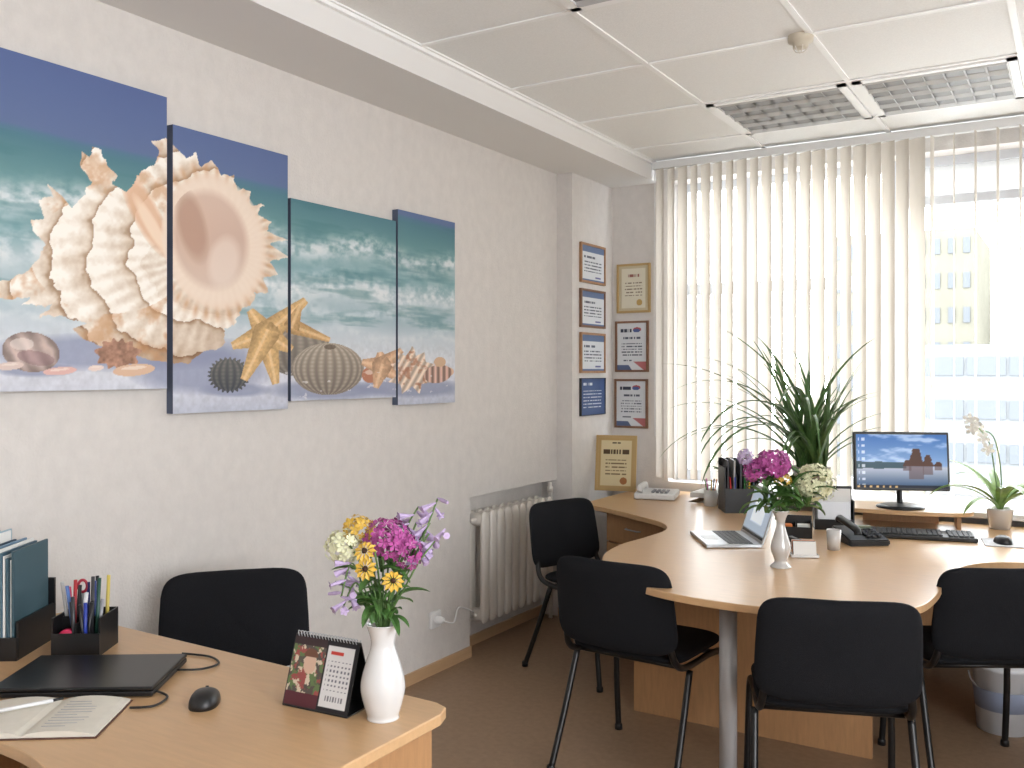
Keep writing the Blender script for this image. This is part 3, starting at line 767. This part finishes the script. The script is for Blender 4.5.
box('base', (.37, .255, .012), m_blkpl, lp, (0, 0, .009), bevel=.003)
box('lid', (.37, .255, .009), M('laptop_lid_black', (20, 20, 22), .3), lp, (0, 0, .021), bevel=.003)
boxes('feet', [((x - .01, y - .01, 0), (x + .01, y + .01, .004)) for x in (-.15, .15) for y in (-.1, .1)], m_dkpl, lp)
boxes('hinge', [((-.14, .122, .006), (.14, .131, .02))], m_dkpl, lp)
tubes('power_cable', [[(.185, .05, .008), (.24, .06, .006), (.27, .11, .004), (.23, .17, .004), (.15, .2, .004)], [(.18, -.1, .008), (.22, -.13, .004), (.21, -.19, .004), (.16, -.2, .004)]], .0028, m_blkpl, lp, seg=6)
nb = E('open_notebook', (.842, 1.183, .75), 35)
m_page = M('notebook_page', (214, 208, 196), .8, var=.05, scale=30)
gs = []
for s in (-1, 1):
    V_ = []; F_ = []; n = 10
    for i in range(n + 1):
        q = i / n; x = s * .148 * q; z = .004 + .012 * math.sin(math.pi * min(1, q * 1.0)) ** .6 * (1 - q * .35) + .002
        V_ += [(x, -.105, z), (x, .105, z), (x, -.105, .003), (x, .105, .003)]
    for i in range(n):
        a = 4 * i; F_ += [(a, a + 4, a + 5, a + 1), (a, a + 2, a + 6, a + 4), (a + 1, a + 5, a + 7, a + 3)]
    a = 4 * n; F_.append((a, a + 2, a + 3, a + 1)); gs.append((V_, F_))
V_, F_ = merge(gs); mesh('pages', V_, F_, m_page, nb, smooth=False)
m_ink = M('notebook_ink', (150, 150, 160), .8)
boxes('handwriting', [((.03, -.08 + .016 * k, .0165), (.03 + random.uniform(.04, .08), -.079 + .016 * k, .0172)) for k in range(10)], m_ink, nb)
boxes('cover', [((-.152, -.109, 0), (.152, .109, .003))], M('notebook_cover', (90, 60, 50), .6), nb, bevel=.001)
tubes('pen', [[(-.1, -.01, .024), (-.005, .06, .022)]], .0042, m_white, nb, smooth_n=0)
tubes('pen_tip', [[(-.005, .06, .022), (.012, .073, .0225)]], .003, m_blkpl, nb, smooth_n=0)

po = E('pen_organizer', (.452, 1.545, .75), 33)
w = .063
boxes('tray', [((-w, -w, 0), (w, w, .004)), ((-w, -w, .004), (w, -w + .003, .06)), ((-w, w - .003, .004), (w, w, .10)), ((-w, -w + .003, .004), (-w + .003, w - .003, .10)),
               ((w - .003, -w + .003, .004), (w, w - .003, .10)), ((-w + .003, -.002, .004), (w - .003, .002, .09)), ((-.002, -w + .003, .004), (.002, w - .003, .085))], m_blkpl, po)
cols = [(30, 30, 34), (170, 50, 56), (40, 60, 150), (190, 70, 96), (60, 60, 64), (190, 190, 190), (40, 80, 70), (40, 40, 44), (30, 40, 100), (110, 150, 190), (200, 200, 200), (40, 40, 44), (60, 60, 64), (36, 36, 40), (150, 150, 156), (50, 70, 140), (30, 30, 34), (220, 220, 224), (34, 34, 38), (90, 120, 180), (200, 180, 90), (30, 30, 34)]
for i, c in enumerate(cols):
    x, y = random.uniform(-.05, .05), random.choice([-1, 1]) * random.uniform(.012, .05)
    dx, dy = random.uniform(-.02, .02), random.uniform(-.015, .015)
    tubes('pen_%d' % (i + 1), [[(x, y, .008), (x + dx, y + dy, .145 + random.uniform(-.02, .06))]], .005, M('pen_col_%d' % i, c, .35), po, smooth_n=0, seg=8)
m_red = M('red_plastic', (180, 50, 70), .4)
tubes('scissors_handles', [[(-.02 + .012 * math.cos(k * .6), .03, .165 + .016 * math.sin(k * .6)) for k in range(12)]], .004, m_red, po, seg=6)
tubes('scissors_blades', [[(-.02, .03, .145), (-.015, .03, .01)]], .004, m_silver, po, seg=6)
lathe('tape_roll', [(.0, 0), (.022, 0), (.022, .02), (.0, .02)], M('pink_tape', (206, 50, 90), .4), po, (-.03, -.03, .045), (R(90), 0, 0), seg=20)

fo = E('file_organizer', (.225, 1.41, .75), 33)
boxes('rack', [((-.13, -.11, 0), (.13, .11, .006)), ((-.13, .10, .006), (.13, .11, .17)), ((.124, -.10, .006), (.13, .10, .10)), ((.05, -.10, .006), (.054, .10, .10)), ((-.03, -.10, .006), (-.026, .10, .10)), ((-.13, -.10, .006), (-.124, .10, .10)), ((-.13, -.11, .006), (.13, -.105, .06))], m_blkpl, fo)
fc = [(46, 68, 76), (120, 150, 170), (70, 108, 120), (80, 110, 140), (130, 160, 176), (54, 60, 68), (62, 90, 124), (140, 158, 166), (70, 104, 112), (150, 176, 190), (60, 82, 102), (96, 126, 140), (120, 150, 176), (124, 146, 160), (74, 104, 122), (66, 92, 104), (58, 84, 94)]
for i, c in enumerate(fc):
    x = -.120 + i * .0146; hh = .315 - .0028 * i + random.uniform(-.02, .02)
    box('folder_%d' % (i + 1), (.006, .19, hh), M('folder_col_%d' % i, c, .5), fo, (x, -.002, hh / 2 + .0085), (0, R(random.uniform(-.8, .8)), 0))
    if i < 16: box('sheets_%d' % (i + 1), (.004, .185 + random.uniform(-.02, .01), hh - random.uniform(-.012, .03)), m_paper, fo, (x + .0065, -.002, hh / 2 + .007), (0, 0, 0))

# ------------------------------------------------------------------ conference desk items
TZ = .75
b2 = E('bouquet_vase', (1.765, 3.59, TZ), YAW)
m_gl = M('frosted_glass_vase', (200, 198, 196), .12, coat=.6, metal=.1)
lathe('slim_vase', [(.0, 0), (.036, 0), (.038, .006), (.024, .02), (.026, .035), (.037, .065), (.036, .09), (.024, .13), (.016, .165), (.02, .19), (.032, .215), (.028, .214), (.013, .17)], m_gl, b2, smooth_n=3)
stems('stems', [(-.02, 0, .39), (.12, 0, .31), (-.08, 0, .40), (.05, 0, .36), (-.1, 0, .35), (.06, 0, .30)], (0, 0, .2), b2)
cluster('phlox_magenta', (-.03, 0, .395), (.065, .055, .05), 100, .019, m_mag, b2, -.8)
cluster('phlox_lilac', (-.095, .01, .37), (.04, .04, .04), 36, .018, m_mag, b2, -.8)
cluster('phlox_upper', (-.135, .01, .42), (.025, .03, .03), 22, .016, m_lil, b2, -.8)
cluster('hydrangea_white', (.130, .0, .325), (.070, .06, .066), 120, .017, m_cream, b2, -.95)
cluster('yellow_florets', (.005, -.02, .335), (.03, .02, .02), 16, .013, m_yel, b2, -.8)
gs = []
for i in range(64):
    az = random.uniform(0, 6.28); gs.append(ribbon(leaf_path((random.uniform(-.06, .10), random.uniform(-.03, .03), random.uniform(.2, .33)), az, random.uniform(.1, 1.2), random.uniform(.08, .14), 1.3), random.uniform(.02, .04)))
V_, F_ = merge(gs); mesh('foliage', V_, F_, m_green, b2)

ol = E('open_laptop', (1.40, 4.02, TZ), -58)
box('base', (.35, .24, .015), m_silver, ol, (0, 0, .0085), bevel=.003)
boxes('keys', [((-.155 + i * .0212, -.02 + j * .021, .016), (-.155 + i * .0212 + .018, -.02 + j * .021 + .018, .0185)) for i in range(15) for j in range(5)], m_dkpl, ol)
boxes('touchpad', [((-.05, -.1, .016), (.05, -.04, .017))], m_grey, ol)
def scr_dark(u, v):
    img = np.ones(u.shape + (3,)) * np.array((150, 164, 180)); paint(img, (v < .06), (30, 30, 34)); paint(img, (v > .3) & (v < .8) & (u > .2) & (u < .8), (200, 208, 216)); return img
box('lid', (.35, .008, .23), m_silver, ol, (0, .155, .122), (R(-18), 0, 0), bevel=.002)
art_plane('display', .325, .2, 20, 20, scr_dark, ol, (0, .1505, .122), (R(-18), 0, 0), rough=.2, emis=.8)

ms = E('monitor_stand_shelf', (2.02, 4.90, TZ), 10)
sh = [(p.x, p.y) for p in catmull([(-.34, .14, 0), (-.36, .0, 0), (-.30, -.12, 0), (-.12, -.165, 0), (.12, -.165, 0), (.26, -.12, 0), (.30, .0, 0), (.28, .14, 0)], 6)]
prism('shelf_board', sh, .07, .09, m_desk, ms, bevel=.003)
boxes('shelf_legs', [((-.29, -.06, 0), (-.27, .1, .07)), ((.22, -.06, 0), (.24, .1, .07)), ((-.2, .1, 0), (.15, .115, .07))], m_desk2, ms)
mo = E('computer_monitor', (2.0, 4.86, TZ + .09), 24)
lathe('stand_base', [(.0, 0), (.11, 0), (.112, .006), (.09, .014), (.03, .02), (.0, .02)], m_blkpl, mo)
tubes('stand_neck', [[(0, .01, .015), (0, .02, .06), (0, .025, .14)]], .022, m_blkpl, mo, smooth_n=4, flat=.6)
box('bezel', (.445, .035, .285), m_blkpl, mo, (0, 0, .225), (R(-6), 0, 0), bevel=.006)
box('rear_bulge', (.28, .04, .18), m_blkpl, mo, (0, .03, .215), (R(-6), 0, 0), bevel=.012)
def wallpaper(u, v):
    img = np.zeros(u.shape + (3,))
    for c, (a, b, d, e_) in enumerate(((60, 120, 170, 60), (100, 150, 176, 90), (160, 190, 190, 130))):
        img[..., c] = np.interp(v, [1e-6, .38, .42, 1][::1], [e_ * .8, d, b, a])
    paint(img, v > .45, (200, 214, 232), np.clip((fbm(u * 5, v * 10, 3) - .55) * 3, 0, .6))
    paint(img, (np.abs(v - .42) < .05 + .03 * vnoise(u * 8, u * 0, 2)) & (u < .55), (60, 80, 90))
    for cx_, w_, h_ in ((.66, .09, .34), (.79, .06, .22), (.56, .05, .12), (.9, .05, .1)):
        r = (np.abs(u - cx_) < w_ * (1 - .6 * (v - .4) / h_) + .02 * (vnoise(u * 30, v * 30, 5) - .5)) & (v > .4) & (v < .4 + h_); paint(img, r, (74, 52, 44))
        r = (np.abs(u - cx_) < w_ * .9) & (v < .4) & (v > .4 - h_ * .7); paint(img, r, (90, 76, 80), .7)
    paint(img, (u < .12) & (np.sin(v * 50) > .2) & (u > .02) & (np.sin(u * 100) > -.2), (220, 226, 235), .7)
    paint(img, v < .045, (24, 30, 44)); paint(img, (v < .04) & (np.sin(u * 90) > .5) & (u < .5), (190, 160, 110))
    return img
art_plane('screen', .422, .258, 110, 70, wallpaper, mo, (0, -.0185, .227), (R(-6), 0, 0), rough=.3, emis=.6, spec=.1)
kb = E('computer_keyboard', (2.135, 4.56, TZ), 13)
box('body', (.445, .145, .018), m_blkpl, kb, (0, 0, .0135), (R(3), 0, 0), bevel=.004)
boxes('keys', [((-.21 + i * .0211, -.058 + j * .0205, .0215 + j * .0011), (-.21 + i * .0211 + .0175, -.058 + j * .0205 + .0165, .0265 + j * .0011)) for i in range(20) for j in range(6) if i not in (14,)], m_dkpl, kb)
mp_ = E('mouse_pad', (2.50, 4.60, TZ), 10)
box('pad', (.24, .2, .004), M('pad_grey', (206, 206, 210), .7), mp_, (0, 0, .0025), bevel=.001)
mouse('computer_mouse', (2.46, 4.58, TZ + .0045), 20)

ph = E('desk_telephone', (1.92, 4.30, TZ), 35)
bm = bmesh.new()
vs = [(-.09, -.1, 0), (.09, -.1, 0), (.09, .1, 0), (-.09, .1, 0), (-.09, -.1, .025), (.09, -.1, .025), (.09, .1, .06), (-.09, .1, .06)]
vv = [bm.verts.new(v) for v in vs]
for f in ((0, 3, 2, 1), (4, 5, 6, 7), (0, 1, 5, 4), (1, 2, 6, 5), (2, 3, 7, 6), (3, 0, 4, 7)): bm.faces.new([vv[i] for i in f])
bmesh.ops.bevel(bm, geom=list(bm.edges), offset=.006, segments=2, affect='EDGES')
frombm('base', bm, m_blkpl, ph)
tubes('handset', [[(-.055, -.1, .05), (-.055, -.09, .068), (-.055, -.04, .078), (-.055, .04, .088), (-.055, .09, .092), (-.055, .1, .075)]], .016, m_blkpl, ph, smooth_n=4)
boxes('buttons', [((.0 + i * .024, -.07 + j * .026, .034 + j * .0045), (.016 + i * .024, -.054 + j * .026, .042 + j * .0045)) for i in range(3) for j in range(4)], m_dkpl, ph)
boxes('lcd', [((.0, .045, .052), (.07, .08, .063))], M('lcd_green', (110, 120, 100), .3), ph)

dt = E('document_holder', (1.74, 4.60, TZ), 20)
boxes('holder', [((-.09, -.04, 0), (.09, .05, .005)), ((-.09, .045, .005), (.09, .05, .2)), ((-.09, -.04, .005), (-.085, .045, .14)), ((.085, -.04, .005), (.09, .045, .14)), ((-.085, -.04, .005), (.085, -.036, .05))], m_blkpl, dt)
box('papers', (.16, .02, .18), m_paper, dt, (0, .015, .1), (R(-8), 0, 0)); box('notepad', (.15, .015, .12), m_grey, dt, (0, -.015, .07), (R(-8), 0, 0))
bo = E('magazine_file', (1.17, 4.93, TZ), 30)
boxes('file_box', [((-.09, -.09, 0), (.09, .09, .005)), ((-.09, .085, .005), (.09, .09, .28)), ((-.09, -.085, .005), (-.085, .085, .24)), ((.085, -.085, .005), (.09, .085, .24)), ((-.085, -.09, .005), (.085, -.085, .13)), ((-.03, -.085, .005), (-.026, .085, .2)), ((.03, -.085, .005), (.034, .085, .2))], m_blkpl, bo)
for i, c in enumerate([(40, 42, 48), (190, 190, 192), (70, 72, 80), (214, 210, 206), (60, 80, 90)]):
    box('brochure_%d' % (i + 1), (.008, .15, .27), M('brochure_%d' % i, c, .5), bo, (-.07 + i * .034, 0, .145), (R(2), 0, 0))
for i in range(5):
    tubes('pen_%d' % (i + 1), [[(-.05 + i * .022, -.07, .01), (-.06 + i * .026, -.078, .19)]], .0045, M('bpen_%d' % i, [(200, 40, 40), (40, 60, 160), (30, 30, 30), (40, 120, 60), (220, 180, 40)][i], .4), bo, smooth_n=0, seg=8)
ca = E('fax_telephone', (.60, 5.17, TZ), 12)
box('body', (.24, .19, .035), m_white, ca, (0, 0, .0255), (R(4), 0, 0), bevel=.008)
boxes('buttons', [((-.02 + i * .026, -.07 + j * .026, .038), (-.004 + i * .026, -.054 + j * .026, .050)) for i in range(4) for j in range(4)], M('grey_btn', (140, 142, 148), .5), ca)
tubes('handset', [[(-.085, -.085, .045), (-.085, -.07, .068), (-.085, 0, .073), (-.085, .07, .072), (-.085, .085, .05)]], .018, m_white, ca, smooth_n=4)
m_orange = M('sticky_orange', (214, 120, 50), .6)
cu = E('pencil_cup', (.98, 5.03, TZ)); lathe('cup', [(.0, 0), (.034, 0), (.037, .09), (.034, .09), (.03, .006)], m_white, cu)
for i in range(5): tubes('pencil_%d' % (i + 1), [[(.01 * math.cos(i * 1.3), .01 * math.sin(i * 1.3), .01), (.035 * math.cos(i * 1.3), .035 * math.sin(i * 1.3), .15)]], .004, [m_orange, m_blkpl, m_mag, m_green, m_yel][i], cu, smooth_n=0, seg=8)
cr = E('card_rack', (1.79, 3.84, TZ), 25)
box('card_base', (.11, .06, .012), m_gl, cr, (0, 0, .007), bevel=.002)
for i in range(4): box('card_%d' % (i + 1), (.09, .002, .055), [m_paper, m_dkpl, m_orange, m_paper][i], cr, (0, -.02 + i * .013, .038), (R(-15), 0, 0))
gl = E('drinking_glass', (1.86, 4.06, TZ)); lathe('glass', [(.0, 0), (.026, 0), (.03, .085), (.028, .085), (.024, .006)], m_gl, gl)
st = E('stapler', (1.74, 3.97, TZ), 60)
box('stapler_base', (.035, .13, .012), m_blkpl, st, (0, 0, .007), bevel=.003); box('stapler_arm', (.03, .125, .022), m_blkpl, st, (0, -.002, .034), (R(8), 0, 0), bevel=.006); box('stapler_spring', (.02, .02, .02), m_silver, st, (0, .05, .02))
sc = E('desk_organizer_cubes', (1.64, 4.30, TZ), 15)
boxes('black_tray', [((-.07, -.05, 0), (.07, .05, .005)), ((-.07, -.05, .005), (.07, -.046, .05)), ((-.07, .046, .005), (.07, .05, .09)), ((-.07, -.046, .005), (-.066, .046, .07)), ((.066, -.046, .005), (.07, .046, .07)), ((-.002, -.046, .005), (.002, .046, .06))], m_blkpl, sc)
box('note_block', (.055, .055, .05), m_paper, sc, (.034, 0, .031)); box('tape', (.04, .05, .05), m_orange, sc, (-.035, 0, .031), bevel=.008)

pl = E('potted_strap_leaf_plant', (1.47, 5.28, .805))
m_pot = M('pot_ceramic_grey', (150, 140, 128), .4)
lathe('pot', [(.0, 0), (.07, 0), (.10, .15), (.105, .155), (.105, .17), (.095, .17), (.09, .15), (.0, .15)], m_pot, pl)
rs = random.Random(21)
gs = []
for i in range(66):
    az = rs.uniform(0, 6.28)
    el = R(rs.uniform(52, 86)); L = rs.uniform(.65, 1.22); dr = rs.uniform(.6, 2.5)
    if math.cos(az) > .3: L *= .88
    if math.sin(az) > .15: L *= .66; el = R(83); dr = .55
    p = leaf_path((rs.uniform(-.07, .07), rs.uniform(-.04, .04), .15), az, el, L, dr, 16)
    p = [Vector((q.x, min(q.y, .12), max(q.z, .02))) for q in p]
    cut = next((k for k, q in enumerate(p) if q.x > .42), None)
    if cut and cut > 3: p = p[:cut]
    gs.append(ribbon(p, rs.uniform(.026, .044), .2, lambda s: (1 - s) ** .5 * min(1, .4 + s * 4)))
V_, F_ = merge(gs); mesh('leaves', V_, F_, m_green3, pl)
p3 = E('potted_seedling', (1.02, 5.25, .805))
lathe('pot', [(.0, 0), (.04, 0), (.052, .08), (.055, .09), (.048, .09), (.0, .08)], m_pot, p3)
gs = [ribbon(leaf_path((0, 0, .08), random.uniform(0, 6.28), random.uniform(.8, 1.4), random.uniform(.10, .17), 1.0), .028) for i in range(14)]
V_, F_ = merge(gs); mesh('leaves', V_, F_, m_green, p3)

orr = E('potted_orchid', (2.42, 5.02, TZ))
lathe('pot', [(.0, 0), (.045, 0), (.06, .09), (.062, .1), (.057, .1), (.052, .085), (.0, .085)], m_gl, orr)
gs = []
for i in range(14):
    az = i * 2.4; gs.append(ribbon(leaf_path((0, 0, .085), az, R(random.uniform(40, 78)), random.uniform(.24, .42), random.uniform(1.0, 1.9)), random.uniform(.035, .05), .15))
V_, F_ = merge(gs); mesh('leaves', V_, F_, m_green2, orr)
tubes('flower_spike', [[(0, 0, .08), (-.02, .0, .25), (-.05, 0, .42), (-.13, -.02, .52)], [(.01, 0, .08), (.0, .02, .3), (-.03, .01, .44), (-.09, .01, .47)]], .003, m_stem, orr, seg=6)
gs = []
for c in ((-.13, -.02, .52), (-.12, -.03, .475), (-.09, 0, .47), (-.07, -.02, .43), (-.10, -.02, .50), (-.05, -.02, .38)):
    gs.append(floret(Vector(c), (random.uniform(-.6, .4), -1, random.uniform(-.2, .4)), .034, 5)); gs.append(floret(Vector(c) + Vector((0, -.006, 0)), (0, -1, .1), .018, 3))
V_, F_ = merge(gs); mesh('blossoms', V_, F_, m_wpet, orr)

wc = E('paint_bucket', (2.47, 4.42, 0))
lathe('bucket_body', [(.0, 0), (.10, 0), (.118, .26), (.124, .262), (.124, .285), (.0, .29)], M('bucket_white', (220, 222, 226), .4), wc)
lathe('label', [(.106, .09), (.1165, .18)], M('bucket_label', (150, 160, 184), .5), wc)
tubes('handle', [[(.122 * math.cos(a), .125 * math.sin(a) * .3 - .1, .25 - .1 * math.sin(a)) for a in [k * math.pi / 8 for k in range(9)]]], .003, m_silver, wc, seg=6)

# ------------------------------------------------------------------ world, light, camera
w = bpy.data.worlds.new('World'); scene.world = w; w.use_nodes = True
bg = w.node_tree.nodes['Background']
bg.inputs[0].default_value = (.94, .97, 1.0, 1); bg.inputs[1].default_value = 12.5
al = bpy.data.lights.new('window_portal', 'AREA'); al.shape = 'RECTANGLE'; al.size = 4.5; al.size_y = 2.0
al.cycles.is_portal = True
link(bpy.data.objects.new('window_portal', al), None, ((WX0 + WX1) / 2, YW + .32, (WZ0 + WZ1) / 2), (R(-90), 0, 0))
al = bpy.data.lights.new('window_portal_side', 'AREA'); al.shape = 'RECTANGLE'; al.size = 2.0; al.size_y = 2.9
al.cycles.is_portal = True
link(bpy.data.objects.new('window_portal_side', al), None, (XR + .22, (RY0 + RY1) / 2, (WZ0 + WZ1) / 2), (0, R(90), 0))

cam = bpy.data.cameras.new('camera'); cam.sensor_width = 36; cam.lens = 930 / 1024 * 36; cam.shift_y = -12 / 1024; cam.clip_start = .02
co = link(bpy.data.objects.new('camera', cam), None, (2.746, 0, 1.5), (R(90), 0, R(31.4)))
scene.camera = co
